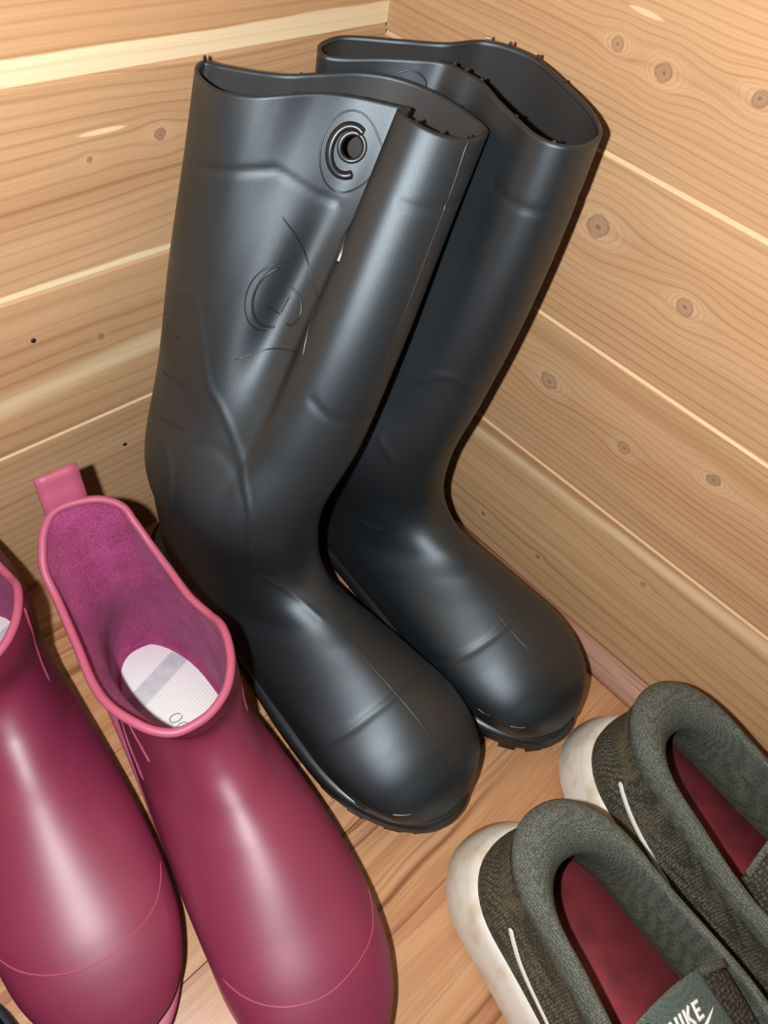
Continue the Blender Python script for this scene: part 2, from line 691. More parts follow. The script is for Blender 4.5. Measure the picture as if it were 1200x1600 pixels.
E_ = 0.0042
zl = [0.0, Z1 + E_, Z1 + E_ + D, Z1 + E_ + 2 * D] + [Z1 + E_ + k * D for k in range(3, 10)]
zr = [0.0, Z1, Z1 + D, Z1 + 2 * D] + [Z1 + k * D for k in range(3, 10)]
LC, DC = srgb(216, 174, 132), srgb(174, 126, 86)
KN_ = srgb(146, 104, 82)
SAP = srgb(250, 228, 186)
left_mats = [
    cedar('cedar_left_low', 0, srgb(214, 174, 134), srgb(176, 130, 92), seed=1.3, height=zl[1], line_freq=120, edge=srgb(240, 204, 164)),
    cedar('cedar_left_mid', 0, LC, DC,
          knots=[(-0.2378, 0.2166 - zl[1], 0.0026, KN_)],
          bands=[(0.052, 0.066, 0.06, 0.006, srgb(240, 212, 170), 0.9), (0.018, 0.023, 0.18, 0.003, srgb(184, 124, 76), 0.55)],
          seed=2.9, height=D, line_freq=90, wave=0.020),
    cedar('cedar_left_upper', 0, LC, DC,
          knots=[(-0.1813, 0.3413 - zl[2], 0.0036, KN_), (-0.2278, 0.3362 - zl[2], 0.0018, KN_)],
          bands=[(-0.02, 0.0045, 0.0, 0.001, SAP, 0.97)], flecks=[(-0.2177, 0.3503 - zl[2], 0.016, 0.0016, srgb(244, 214, 170))],
          seed=4.2, height=D, line_freq=130, wave=0.026),
    cedar('cedar_left_top', 0, srgb(216, 170, 126), srgb(176, 122, 80),
          bands=[(-0.02, 0.0132, 0.0, 0.0007, SAP, 1.0)], seed=6.6, height=D, line_freq=150, wave=0.006),
    cedar('cedar_left_extra', 0, LC, DC, seed=8.8, height=D),
]
right_mats = [
    cedar('cedar_right_low', 1, srgb(218, 176, 132), srgb(174, 126, 84),
          knots=[(-0.2013, 0.0498, 0.0024, srgb(140, 84, 62)), (-0.2652, 0.0522, 0.0022, srgb(140, 84, 62)), (-0.3501, 0.1085, 0.0026, srgb(170, 120, 86))],
          bands=[(0.118, 0.127, -0.03, 0.004, srgb(240, 208, 166), 0.85), (0.128, 0.136, -0.03, 0.003, srgb(172, 122, 74), 0.55),
                 (0.060, 0.066, -0.05, 0.003, srgb(176, 124, 76), 0.35)],
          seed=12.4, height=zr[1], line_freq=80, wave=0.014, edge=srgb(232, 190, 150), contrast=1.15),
    cedar('cedar_right_mid', 1, LC, DC,
          knots=[(-0.2117, 0.2144 - zr[1], 0.0062), (-0.2848, 0.2053 - zr[1], 0.0046), (-0.3473, 0.2276 - zr[1], 0.0046, srgb(140, 112, 88))],
          bands=[(0.098, 0.110, 0.02, 0.006, srgb(172, 126, 86), 0.5)],
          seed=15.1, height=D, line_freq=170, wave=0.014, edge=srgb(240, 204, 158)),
    cedar('cedar_right_upper', 1, LC, DC,
          knots=[(-0.2027, 0.3341 - zr[2], 0.0074), (-0.2753, 0.3192 - zr[2], 0.0050)],
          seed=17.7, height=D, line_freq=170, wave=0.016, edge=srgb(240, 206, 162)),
    cedar('cedar_right_top', 1, LC, DC,
          knots=[(-0.1728, 0.428 - zr[3], 0.0036), (-0.2047, 0.4252 - zr[3], 0.0048, srgb(150, 116, 92)), (-0.259, 0.4329 - zr[3], 0.0044, srgb(140, 112, 90))],
          flecks=[(-0.1829, 0.4461 - zr[3], 0.012, 0.0014, srgb(240, 206, 160))],
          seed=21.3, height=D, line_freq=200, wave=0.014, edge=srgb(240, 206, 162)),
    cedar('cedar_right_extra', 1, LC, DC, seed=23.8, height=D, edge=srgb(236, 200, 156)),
]
wall_left = wall('wall_left', 0, zl, left_mats, 'cedar board wall with pale sapwood stripes behind the boots')
wall_right = wall('wall_right', 1, zr, right_mats, 'knotty cedar board wall beside the black boots')

# nails in the left wall's boards, a pale sapwood fleck on two boards
M_NAIL = plain('nail_black', (0.01, 0.009, 0.012), 0.35)
boards_l = [o for o in wall_left.children]
boards_r = [o for o in wall_right.children]
for (x, z, bi) in ((-0.2827, 0.2326, 1), (-0.2327, 0.1095, 0)):
    ang = np.linspace(0, 2 * math.pi, 12, endpoint=False)
    lo = [np.stack([x + r * np.cos(ang), np.full(12, y), z - zl[bi] + r * np.sin(ang)], 1)
          for r, y in ((0.0017, 0.002), (0.0017, -0.0004), (0.0011, -0.0009))]
    stack('nail', lo, M_NAIL, boards_l[bi])

# quarter-round trim at the foot of both walls
M_TRIM = trim_mat('trim_wood')


def quarter_round(name, axis, length, label):
    r = 0.019
    a = np.linspace(0, math.pi / 2, 10)
    pr = [(0.0, 0.0)] + [(-r * math.cos(t), r * 0.96 * math.sin(t)) for t in a]
    V, F = [], []
    n = len(pr)
    for s in (0.0, -length):
        for d, z in pr:
            V.append((d, s, z) if axis == 1 else (s, d, z))
    for k in range(n):
        F.append((k, (k + 1) % n, n + (k + 1) % n, n + k))
    F.append(tuple(range(n)))
    F.append(tuple(range(2 * n - 1, n - 1, -1)))
    o = struct(fix_normals(obj(name, V, F, M_TRIM, None, smooth=False)))
    for p in o.data.polygons:
        p.use_smooth = len(p.vertices) == 4
    o['label'] = label
    return o


quarter_round('trim_1', 1, 1.24, 'brown quarter-round moulding at the foot of the knotty wall')

# ------------------------------------------------------------------ black rubber boots
M_BLACK = rubber('black_rubber', (0.0105, 0.0130, 0.0150), 0.44, grain=0.22, spec=1.0, dust=0.25, gscale=3200.0, tint=(0.80, 0.92, 1.0))
M_BLACK_LINE = rubber('black_rubber_bead', (0.012, 0.014, 0.016), 0.36, spec=0.8)
M_BLACK_IN = rubber('black_lining', (0.030, 0.029, 0.028), 0.6, spec=0.4)
M_BLACK_SOLE = rubber('black_sole', (0.016, 0.016, 0.016), 0.5, spec=0.4)

NPB = 256
NTB = 280


def ring(By, Bz, Fy, Fz, cx, w, nB=2.0, nF=2.0, n=NPB):
    a = np.linspace(0, 2 * math.pi, n, endpoint=False)
    c, s = np.cos(a), np.sin(a)
    ex = np.where(c < 0, 2.0 / nB, 2.0 / nF)
    u = np.sign(c) * np.abs(c) ** ex
    v = np.sign(s) * np.abs(s) ** ex
    cy, cz = (By + Fy) / 2, (Bz + Fz) / 2
    hy, hz = (Fy - By) / 2, (Fz - Bz) / 2
    return np.stack([cx + w * v, cy + hy * u, cz + hz * u], 1)


def rim_ring(pts, back, n=NPB):
    """closed rim polygon (front first, then the +x side) -> n points, the back one at n/2"""
    pts = np.asarray(pts, float)
    m = len(pts)
    dense = catmull(pts, m * 12, True)
    bi = back * 12
    # centripetal sampling is not exactly 12 per key: find the sample nearest the back key
    bi = int(np.argmin(np.linalg.norm(dense - pts[back], axis=1)))
    A = resample(dense[:bi + 1], n // 2 + 1)
    B = resample(np.concatenate([dense[bi:], dense[:1]]), n // 2 + 1)
    return np.concatenate([A[:-1], B[:-1]])


def smooth_rows(P, it, i0, i1):
    P = P.copy()
    for _ in range(it):
        P[i0:i1] = 0.5 * P[i0:i1] + 0.25 * (P[i0 - 1:i1 - 1] + P[i0 + 1:i1 + 1])
    return P


def shell(name, S, thick, t_in, mat, parent, skip=None):
    """outer grid and an inner grid (down to fraction t_in) closed over the rim; toe closed by a cap"""
    n, m = S.nt, S.np_
    ni = int(n * t_in)
    outer = S.P.reshape(-1, 3)
    inner = (S.P[:ni] - S.N[:ni] * thick).reshape(-1, 3)
    V = np.concatenate([outer, inner])
    F = S.faces(skip)
    off = n * m
    for i in range(ni - 1):
        for j in range(m):
            if skip is not None and skip(i, j):
                continue
            j1 = (j + 1) % m
            F.append((off + i * m + j, off + (i + 1) * m + j, off + (i + 1) * m + j1, off + i * m + j1))
    for j in range(m):
        j1 = (j + 1) % m
        F.append((j, off + j, off + j1, j1))
    F.append(tuple((n - 1) * m + j for j in range(m)))
    return fix_normals_keep(obj(name, V, F, mat, parent))


def fix_normals_keep(o):
    return fix_normals(o)


FOOT = [  # By, Bz, Fy, Fz, w, nB, nF
    (0.004, 0.165, -0.139, 0.152, 0.056, 2.0, 2.00),
    (0.009, 0.120, -0.143, 0.119, 0.049, 2.1, 2.00),
    (0.015, 0.070, -0.157, 0.104, 0.043, 2.2, 2.00),
    (0.006, 0.030, -0.178, 0.098, 0.041, 2.6, 1.85),
    (-0.050, 0.020, -0.202, 0.095, 0.043, 3.4, 1.75),
    (-0.118, 0.019, -0.227, 0.092, 0.048, 3.6, 1.72),
    (-0.185, 0.019, -0.252, 0.088, 0.053, 3.6, 1.75),
    (-0.237, 0.019, -0.274, 0.083, 0.056, 3.4, 1.82),
    (-0.276, 0.020, -0.294, 0.075, 0.051, 3.0, 1.90),
    (-0.300, 0.023, -0.310, 0.064, 0.040, 2.6, 2.00),
    (-0.313, 0.028, -0.318, 0.053, 0.025, 2.3, 2.00),
    (-0.320, 0.036, -0.322, 0.045, 0.011, 2.0, 2.00),
]


def boot_surface(rim, mid_keys, foot_cx):
    rings = [rim]
    base = ring(*FOOT[0][:4], foot_cx(FOOT[0][0]), FOOT[0][4], FOOT[0][5])
    ang = np.arange(NPB) / NPB
    for k, dx, dy, sx, dent in mid_keys:
        r = rim * k + base * (1 - k)
        c = r.mean(0)
        r = c + (r - c) * np.array([sx, sx, 1.0]) + np.array([dx, dy, 0])
        g = np.exp(-((ang - 0.805) / 0.040) ** 2) * dent
        r = r + g[:, None] * np.array([0.62, 0.78, 0.0])
        rings.append(r)
    for f in FOOT:
        y = (f[0] + f[2]) / 2
        rings.append(ring(f[0], f[1], f[2], f[3], foot_cx(y), f[4], f[5], f[6]))
    K = np.stack(rings)
    cen = K.mean(1)
    d = np.sqrt(((K[1:] - K[:-1]) ** 2).sum(2).mean(1))
    par = np.concatenate([[0], np.cumsum(d)])
    return Surf(catmull(K, NTB, par=par))


L_RIM = [[0.1349, -0.1174, 0.39], [0.1372, -0.0962, 0.392], [0.1338, -0.0741, 0.394], [0.1251, -0.0555, 0.395], [0.1108, -0.0418, 0.395],
         [0.0898, -0.0299, 0.393], [0.0752, -0.0205, 0.391], [0.0643, -0.0065, 0.389], [0.0528, 0.0095, 0.388], [0.0469, 0.0171, 0.388],
         [0.036, 0.0099, 0.388], [0.0311, -0.005, 0.388], [0.0326, -0.018, 0.388], [0.043, -0.0339, 0.39], [0.0533, -0.0418, 0.392],
         [0.0713, -0.0513, 0.394], [0.0878, -0.0632, 0.394], [0.1009, -0.0803, 0.394], [0.1047, -0.0852, 0.394], [0.0968, -0.0834, 0.394],
         [0.0958, -0.0987, 0.394], [0.1018, -0.1099, 0.392], [0.115, -0.1192, 0.39], [0.1271, -0.1209, 0.39]]
R_RIM = [[0.0434, -0.1504, 0.402], [0.0527, -0.1412, 0.403], [0.0589, -0.1284, 0.405], [0.0634, -0.1081, 0.408], [0.0663, -0.086, 0.411],
         [0.0631, -0.0691, 0.412], [0.0549, -0.0519, 0.411], [0.0356, -0.0402, 0.408], [0.0213, -0.0189, 0.404], [-0.0023, 0.0038, 0.401],
         [-0.0103, 0.0057, 0.4], [-0.0211, 0.003, 0.399], [-0.0274, -0.0038, 0.399], [-0.0289, -0.0104, 0.399], [-0.0243, -0.0158, 0.399],
         [-0.0018, -0.0326, 0.402], [0.0109, -0.0447, 0.404], [0.0209, -0.0549, 0.405], [0.0226, -0.068, 0.405], [0.0241, -0.0789, 0.404],
         [0.0193, -0.0955, 0.402], [0.0154, -0.1131, 0.4], [0.01, -0.1286, 0.4], [0.0101, -0.1392, 0.4], [0.0154, -0.1477, 0.4],
         [0.0257, -0.1527, 0.4], [0.0367, -0.1527, 0.401]]


def emboss(S, items):
    """press or raise soft lines in the surface: items of (path, width, height, closed, smooth)"""
    P = S.P
    disp = np.zeros(P.shape[:2])
    for pts, w, h, closed, sm in items:
        path, nor = surf_path(S, pts, max(40, 26 * len(pts)), closed, 0.0, sm)
        lo, hi = path.min(0) - 3 * w, path.max(0) + 3 * w
        mask = ((P > lo) & (P < hi)).all(2)
        ii, jj = np.nonzero(mask)
        q, qn = P[ii, jj], S.N[ii, jj]
        d2 = ((q[:, None] - path[None]) ** 2).sum(2)
        k = d2.argmin(1)
        ok = (qn * nor[k]).sum(1) > 0.2
        val = 0.62 * h * np.exp(-d2[np.arange(len(k)), k] / (0.72 * w * w)) * ok
        cur = disp[ii, jj]
        disp[ii, jj] = np.where(np.abs(val) > np.abs(cur), val, cur)
    return Surf(P + S.N * disp[..., None])


def black_boot(label, loc, rz, rim, back, mids, cxf, feats, presses, nubs, hole=None):
    root = thing('rubber_boot', label, 'boot', loc, rz, 'black rubber boots')
    S = boot_surface(rim_ring(rim, back), mids, cxf)
    S = emboss(S, presses)
    skip = None
    if hole is not None:
        (ht, ha), ex, ey = hole
        inv = np.linalg.inv(np.array([ex, ey]).T)
        def skip(i, j):
            t = (i + 0.5) / (S.nt - 1) - ht
            a = (((j + 0.5) / S.np_ - ha + 0.5) % 1.0) - 0.5
            u, v = inv @ np.array([t, a])
            return u * u + v * v < 1
    up = shell('upper', S, 0.0022, 0.02, M_BLACK, root, skip)
    ni = int(S.nt * 0.62)
    m_ = S.np_
    Vi = (S.P[:ni] - S.N[:ni] * 0.0024).reshape(-1, 3)
    Fi = [(i * m_ + j, (i + 1) * m_ + j, (i + 1) * m_ + (j + 1) % m_, i * m_ + (j + 1) % m_)
          for i in range(1, ni - 1) for j in range(m_) if skip is None or not skip(i, j)]
    fix_normals(obj('lining', Vi, Fi, M_BLACK_IN, root))
    # outsole with a rolled welt, a heel block and separate lugs
    n = 96
    W = [(0, 0.040), (0.12, 0.042), (0.3, 0.042), (0.45, 0.046), (0.62, 0.054), (0.76, 0.0565), (0.9, 0.053), (1.0, 0.047)]
    cxk = [(v, cxf(-0.33 * v)) for v in (0, 0.25, 0.5, 0.75, 1.0)]
    ol = outline(0.020, -0.325, W, n, cxk, 0.13, 0.26, 2.2)
    stack('outsole', [lift(inset(ol, 0.004), 0.0105), lift(inset(ol, 0.0005), 0.0125), lift(ol, 0.019), lift(inset(ol, 0.0005), 0.0225),
                      lift(inset(ol, 0.006), 0.0235)], M_BLACK_SOLE, root)
    stack('welt', [lift(inset(ol, 0.003), 0.0225), lift(inset(ol, -0.0012), 0.0235), lift(inset(ol, -0.0012), 0.0252), lift(inset(ol, 0.003), 0.0275),
                   lift(inset(ol, 0.010), 0.028)], M_BLACK_LINE, root)
    ih = outline(0.017, -0.080, [(0, 0.034), (0.5, 0.039), (1, 0.039)], 40, [(0, cxf(0)), (1, cxf(-0.08))], 0.4, 0.1, 2.4)
    stack('heel_block', [lift(inset(ih, 0.001), 0.0), lift(ih, 0.011)], M_BLACK_SOLE, root)
    # lugs along the forefoot edge
    for q in range(26):
        fr = q / 26.0
        k = int(fr * n)
        p = ol[k]
        if p[1] > -0.125:
            continue
        t = ol[(k + 1) % n] - ol[k - 1]
        t = t / np.linalg.norm(t)
        inn = inset(ol, 0.022)[k] - p
        inn = inn / np.linalg.norm(inn)
        a0 = p + inn * 0.004
        hw = 0.0065
        loop = np.array([a0 - t * hw, a0 + t * hw, a0 + t * hw * 0.8 + inn * 0.022, a0 - t * hw * 0.8 + inn * 0.022])
        stack('lug', [lift(loop, 0.0), lift(loop, 0.0115)], M_BLACK_SOLE, root, smooth=False)
    # little stubs of moulding flash left on the rim
    for (a, hh) in nubs:
        p, nn = S.at(0.0, a)
        p2, _ = S.at(0.0, a + 0.004)
        t = (p2 - p) / np.linalg.norm(p2 - p)
        o2 = nn - np.array([0, 0, nn[2]])
        o2 /= np.linalg.norm(o2)
        c0 = p - o2 * 0.0011 - np.array([0, 0, 0.0006])
        lo = [np.array([c0 + t * q[0] * w2 + o2 * q[1] * w2 + np.array([0, 0, z]) for q in ((-1, -1), (1, -1), (1, 1), (-1, 1))])
              for z, w2 in ((0.0, 0.0010), (hh * 0.4 + 0.0006, 0.0009), (hh * 0.65 + 0.0006, 0.0007))]
        stack('rim_nub', lo, M_BLACK_LINE, up, smooth=False)
    for (nm, pts, w, h, closed, sm) in feats:
        ribbon(nm, S, pts, w, h, M_BLACK_LINE, up, closed, sm)
    return root, S, up


cx_l = lambda y: 0.005 - 0.004 * (-y) + 0.001 * math.sin(math.pi * min(1, max(0, -y / 0.33)))
cx_r = lambda y: 0.004 - 0.040 * (-y) + 0.001 * math.sin(math.pi * min(1, max(0, -y / 0.33)))
# lines on the boots, in surface coordinates (rim to toe, around from the front)
B_, G_ = 0.0012, 0.0009
PLATE = [(0.0364, 0.8225), (0.048, 0.825), (0.0603, 0.822), (0.070, 0.814), (0.0765, 0.802), (0.0767, 0.7884), (0.0707, 0.7729), (0.0601, 0.7592),
         (0.047, 0.7495), (0.0336, 0.7454), (0.0222, 0.7474), (0.0145, 0.7552), (0.0113, 0.7672), (0.0128, 0.7818), (0.0187, 0.7969), (0.0275, 0.811)]
RING = [(0.0404, 0.8061), (0.0481, 0.8085), (0.0551, 0.8071), (0.0603, 0.8021), (0.0628, 0.7942), (0.0624, 0.7846), (0.0588, 0.7747), (0.0526, 0.7662),
        (0.0449, 0.7603), (0.037, 0.758), (0.0301, 0.7595), (0.0253, 0.7647), (0.0232, 0.7726), (0.0239, 0.7821), (0.0274, 0.7918), (0.0332, 0.8002)]
L_HOLE = ((0.0394, 0.7855), (-0.0024, 0.0147), (0.0110, 0.0077))
HOLE_EDGE = [(L_HOLE[0][0] + L_HOLE[1][0] * math.cos(k) + L_HOLE[2][0] * math.sin(k),
              L_HOLE[0][1] + L_HOLE[1][1] * math.cos(k) + L_HOLE[2][1] * math.sin(k)) for k in np.linspace(0, 2 * math.pi, 20, endpoint=False)]
L_PRESS = [
    ([(0.0751, 0.5768), (0.0704, 0.5999), (0.0667, 0.6407), (0.0636, 0.7012), (0.0751, 0.743), (0.0827, 0.7733), (0.0861, 0.8009)], 0.0022, -0.0011, False, False),
    ([(0.0579, 0.9025), (0.0572, 0.9146), (0.0563, 0.9307), (0.054, 0.9555), (0.053, 0.985)], 0.0022, -0.0009, False, True),
    ([(0.1996, 0.6013), (0.1986, 0.6213), (0.193, 0.6517), (0.2037, 0.667), (0.2316, 0.6965), (0.2684, 0.734), (0.2841, 0.7656), (0.305, 0.8006),
      (0.3322, 0.8428), (0.365, 0.8822), (0.4187, 0.905), (0.480, 0.895)], 0.0022, 0.0010, False, True),
    ([(0.3551, 0.674), (0.354, 0.7144), (0.3678, 0.7388), (0.4027, 0.7573), (0.4719, 0.7588), (0.500, 0.7857), (0.5104, 0.8143), (0.5146, 0.8567)], 0.0024, 0.0011, False, True),
    ([(0.3451, 0.8593), (0.3701, 0.8844), (0.4008, 0.8931), (0.434, 0.8737), (0.4633, 0.8365), (0.4605, 0.802), (0.4327, 0.7848), (0.4024, 0.7741),
      (0.3772, 0.755), (0.3551, 0.7445), (0.3363, 0.7486), (0.3241, 0.766), (0.3215, 0.7923), (0.3296, 0.823)], 0.004, -0.0006, True, True),
    ([(0.823, 0.7278), (0.823, 0.7478), (0.8062, 0.8646), (0.7903, 0.95), (0.785, 0.0427), (0.8002, 0.1151)], 0.0034, -0.0013, False, True),
    ([(0.2355, 0.8873), (0.2443, 0.9073), (0.2508, 0.9334), (0.2549, 0.9654), (0.256, 0.99)], 0.0028, -0.0010, False, True),
    ([(0.4551, 0.9003), (0.4791, 0.9354), (0.5255, 0.9686), (0.5636, 0.9814)], 0.0022, 0.0007, False, True),
    ([(0.22, 0.62), (0.24, 0.61), (0.262, 0.60)], 0.004, 0.0008, False, True),
]
L_FEATS = [
    ('pull_ring', [RING[k] for k in (3, 4, 5, 6, 7, 8, 9, 10, 11, 12, 13, 14)], 0.0052, 0.0036, False, True),
    ('pull_plate_edge', PLATE, 0.0011, 0.00035, True, True),
    ('hole_edge', HOLE_EDGE, 0.0030, 0.0009, True, True),
    ('emblem_arc', [(0.1023, 0.7352), (0.1158, 0.7617), (0.1347, 0.7901), (0.1563, 0.8149), (0.1728, 0.8359), (0.1898, 0.8484), (0.2071, 0.8551)], 0.0010, 0.0005, False, True),
    ('emblem_base', [(0.2379, 0.7554), (0.2294, 0.7837), (0.2202, 0.8139), (0.2071, 0.8551)], 0.0010, 0.0004, False, True),
    ('emblem_ring', [(0.2093, 0.7863), (0.2077, 0.7722), (0.2027, 0.7585), (0.1948, 0.7467), (0.1848, 0.7382), (0.1739, 0.7339), (0.1633, 0.7343), (0.1542, 0.7393), (0.1475, 0.7483), (0.1437, 0.7602), (0.143, 0.7738)], 0.0010, 0.0005, False, True),
    ('emblem_ring', [(0.2052, 0.7957), (0.2055, 0.7874), (0.2043, 0.7789), (0.2015, 0.7705), (0.1973, 0.7626), (0.192, 0.7557), (0.1857, 0.7502), (0.1789, 0.7464), (0.172, 0.7446), (0.1654, 0.7448), (0.1595, 0.747), (0.1545, 0.751), (0.1507, 0.7567), (0.1483, 0.7637)], 0.0016, 0.0009, False, True),
    ('emblem_stroke', [(0.1834, 0.7648), (0.1939, 0.7966)], 0.0009, 0.0004, False, False),
    ('emblem_stroke', [(0.1919, 0.7953), (0.1746, 0.797)], 0.0009, 0.0004, False, False),
    ('emblem_stroke', [(0.1674, 0.7931), (0.1741, 0.8101), (0.1869, 0.8185), (0.1986, 0.8142), (0.1994, 0.8073)], 0.0014, 0.0007, False, True),
    ('back_rib', [(0.2551, 0.6077), (0.2531, 0.6177), (0.2449, 0.6484)], 0.0018, 0.0011, False, True),
    ('back_rib', [(0.2986, 0.6279), (0.2918, 0.6579), (0.2844, 0.6949)], 0.0018, 0.0011, False, True),
    ('back_rib', [(0.3392, 0.6646), (0.3286, 0.7004), (0.3235, 0.7301)], 0.0018, 0.0011, False, True),
    ('instep_seam', [(0.550, 0.012), (0.5674, 0.0091), (0.6292, 0.999), (0.7224, 0.0035), (0.8225, 0.0069), (0.9178, 0.0041), (0.9681, 0.9985)], 0.0008, 0.00025, False, True),
    ('shin_seam', [(0.0025, 0.9544), (0.0423, 0.9609), (0.0908, 0.9634), (0.136, 0.965), (0.19, 0.9663), (0.2286, 0.9677)], 0.0012, 0.0002, False, True),
    ('toe_mark', [(0.9020, 0.7120), (0.9152, 0.7322)], 0.0014, 0.0006, False, True),
    ('toe_mark', [(0.9346, 0.7982), (0.9441, 0.8207), (0.9518, 0.8429)], 0.0014, 0.0006, False, True),
    ('fold_glint', [(0.0965, 0.8332), (0.1020, 0.8425), (0.1149, 0.850), (0.1237, 0.8517)], 0.0035, 0.0016, False, True),  # raised bead added to stand in for the streak of glare in the fold
]
R_PRESS = [
    ([(0.0554, 0.8517), (0.0572, 0.8818), (0.0568, 0.9117), (0.0564, 0.9356), (0.0532, 0.9667), (0.0530, 0.005)], 0.0022, -0.0009, False, True),
    ([(0.2607, 0.8661), (0.248, 0.8823), (0.2422, 0.9065), (0.251, 0.9427), (0.2672, 0.9892)], 0.0026, 0.0010, False, True),
    ([(0.3482, 0.8472), (0.3751, 0.8903), (0.4331, 0.9151), (0.4996, 0.892), (0.5322, 0.851), (0.5282, 0.8174), (0.5275, 0.7872)], 0.0030, 0.0009, False, True),
    ([(0.8083, 0.7467), (0.8062, 0.8359), (0.7938, 0.9104), (0.7791, 0.987), (0.7784, 0.0594)], 0.0034, -0.0013, False, True),
]
R_FEATS = [
    ('instep_seam', [(0.5658, 0.0137), (0.5955, 0.990), (0.6982, 0.962), (0.8011, 0.962), (0.8835, 0.9776), (0.929, 0.9973)], 0.0008, 0.00025, False, True),
    ('toe_mark', [(0.885, 0.7475), (0.8974, 0.756), (0.904, 0.7703)], 0.0014, 0.0006, False, True),
    ('toe_mark', [(0.9294, 0.7856), (0.9396, 0.8056), (0.9457, 0.8259)], 0.0014, 0.0006, False, True),
    ('pull_plate_edge', [(0.0301, 0.640), (0.0141, 0.6566), (0.0098, 0.6791), (0.0175, 0.6994), (0.030, 0.705)], 0.0010, 0.0004, False, True),
]
boot_l, SL, up_l = black_boot('tall black rubber boot with its shaft folded in below the round pull hole',
                              (-0.212, -0.040, 0), 0.0, np.array(L_RIM), 9,
                              [(0.82, 0.001, 0.0, 1.03, 0.007), (0.5, 0.003, 0.0, 1.10, 0.016), (0.25, 0.005, 0.0, 1.10, 0.004)], cx_l, L_FEATS, L_PRESS, [(0.5, 0.004), (0.885, 0.0015), (0.918, 0.0012), (0.957, 0.002), (0.07, 0.0012), (0.344, 0.001), (0.6875, 0.0008)], L_HOLE)
boot_r, SR, up_r = black_boot('tall black rubber boot with an open shaft beside the knotty wall',
                              (-0.0872, -0.055, 0), 0.0, np.array(R_RIM), 10,
                              [(0.8, 0.002, 0, 1.05, 0.0), (0.5, 0.003, 0, 1.08, 0.0), (0.25, 0.002, 0, 1.05, 0.0)], cx_r, R_FEATS, R_PRESS, [(0.2656, 0.0032), (0.2305, 0.0034), (0.1836, 0.0034), (0.125, 0.0012), (0.7266, 0.0012), (0.7461, 0.0016), (0.7695, 0.0012), (0.8477, 0.001), (0.918, 0.0012)])

# ------------------------------------------------------------------ maroon ankle boots
M_RED = rubber('maroon_rubber', srgb(128, 40, 70), 0.46, grain=0.04, spec=0.85, dust=0.15)
M_RED_EDGE = rubber('maroon_rim', srgb(170, 82, 108), 0.5, spec=0.5)
M_RED_SOLE = rubber('maroon_sole', srgb(140, 68, 90), 0.55, spec=0.4)
M_RED_LINE = rubber('maroon_bead', srgb(160, 72, 98), 0.4, spec=0.5)
M_FLEECE = fleece('maroon_fleece', srgb(124, 30, 80), srgb(186, 82, 136))
M_SOCK = insole_white('white_insole')
M_PRINT = plain('insole_print', srgb(150, 160, 168), 0.7)

RED_RIM = [[-0.0269, -0.1412, 0.165], [-0.0148, -0.1426, 0.166], [-0.0045, -0.1408, 0.167], [0.008, -0.1334, 0.168], [0.0176, -0.1208, 0.168],
           [0.0233, -0.1068, 0.167], [0.0261, -0.0917, 0.164], [0.0247, -0.0775, 0.158], [0.0206, -0.0596, 0.156], [0.0181, -0.038, 0.158],
           [0.0148, -0.0178, 0.163], [0.0112, -0.0037, 0.172], [0.0078, 0.0062, 0.179], [-0.0028, 0.0139, 0.184], [-0.0208, 0.0181, 0.185],
           [-0.0329, 0.0168, 0.184], [-0.0422, 0.0086, 0.18], [-0.0474, -0.0005, 0.175], [-0.0512, -0.0112, 0.168], [-0.0512, -0.0283, 0.16],
           [-0.0521, -0.0594, 0.156], [-0.0534, -0.0876, 0.158], [-0.0514, -0.1063, 0.162], [-0.0452, -0.1221, 0.165], [-0.0365, -0.1346, 0.165]]
RFOOT = [
    (0.000, 0.110, -0.134, 0.122, 0.041, 2.1),
    (0.004, 0.065, -0.150, 0.104, 0.039, 2.2),
    (-0.003, 0.028, -0.170, 0.095, 0.041, 2.6),
    (-0.055, 0.019, -0.194, 0.088, 0.046, 3.2),
    (-0.115, 0.018, -0.218, 0.081, 0.051, 3.4),
    (-0.175, 0.018, -0.244, 0.073, 0.054, 3.4),
    (-0.229, 0.018, -0.271, 0.065, 0.053, 3.2),
    (-0.269, 0.019, -0.290, 0.057, 0.047, 2.8),
    (-0.295, 0.021, -0.306, 0.048, 0.036, 2.5),
    (-0.311, 0.025, -0.316, 0.040, 0.022, 2.2),
    (-0.318, 0.030, -0.320, 0.034, 0.009, 2.0),
]


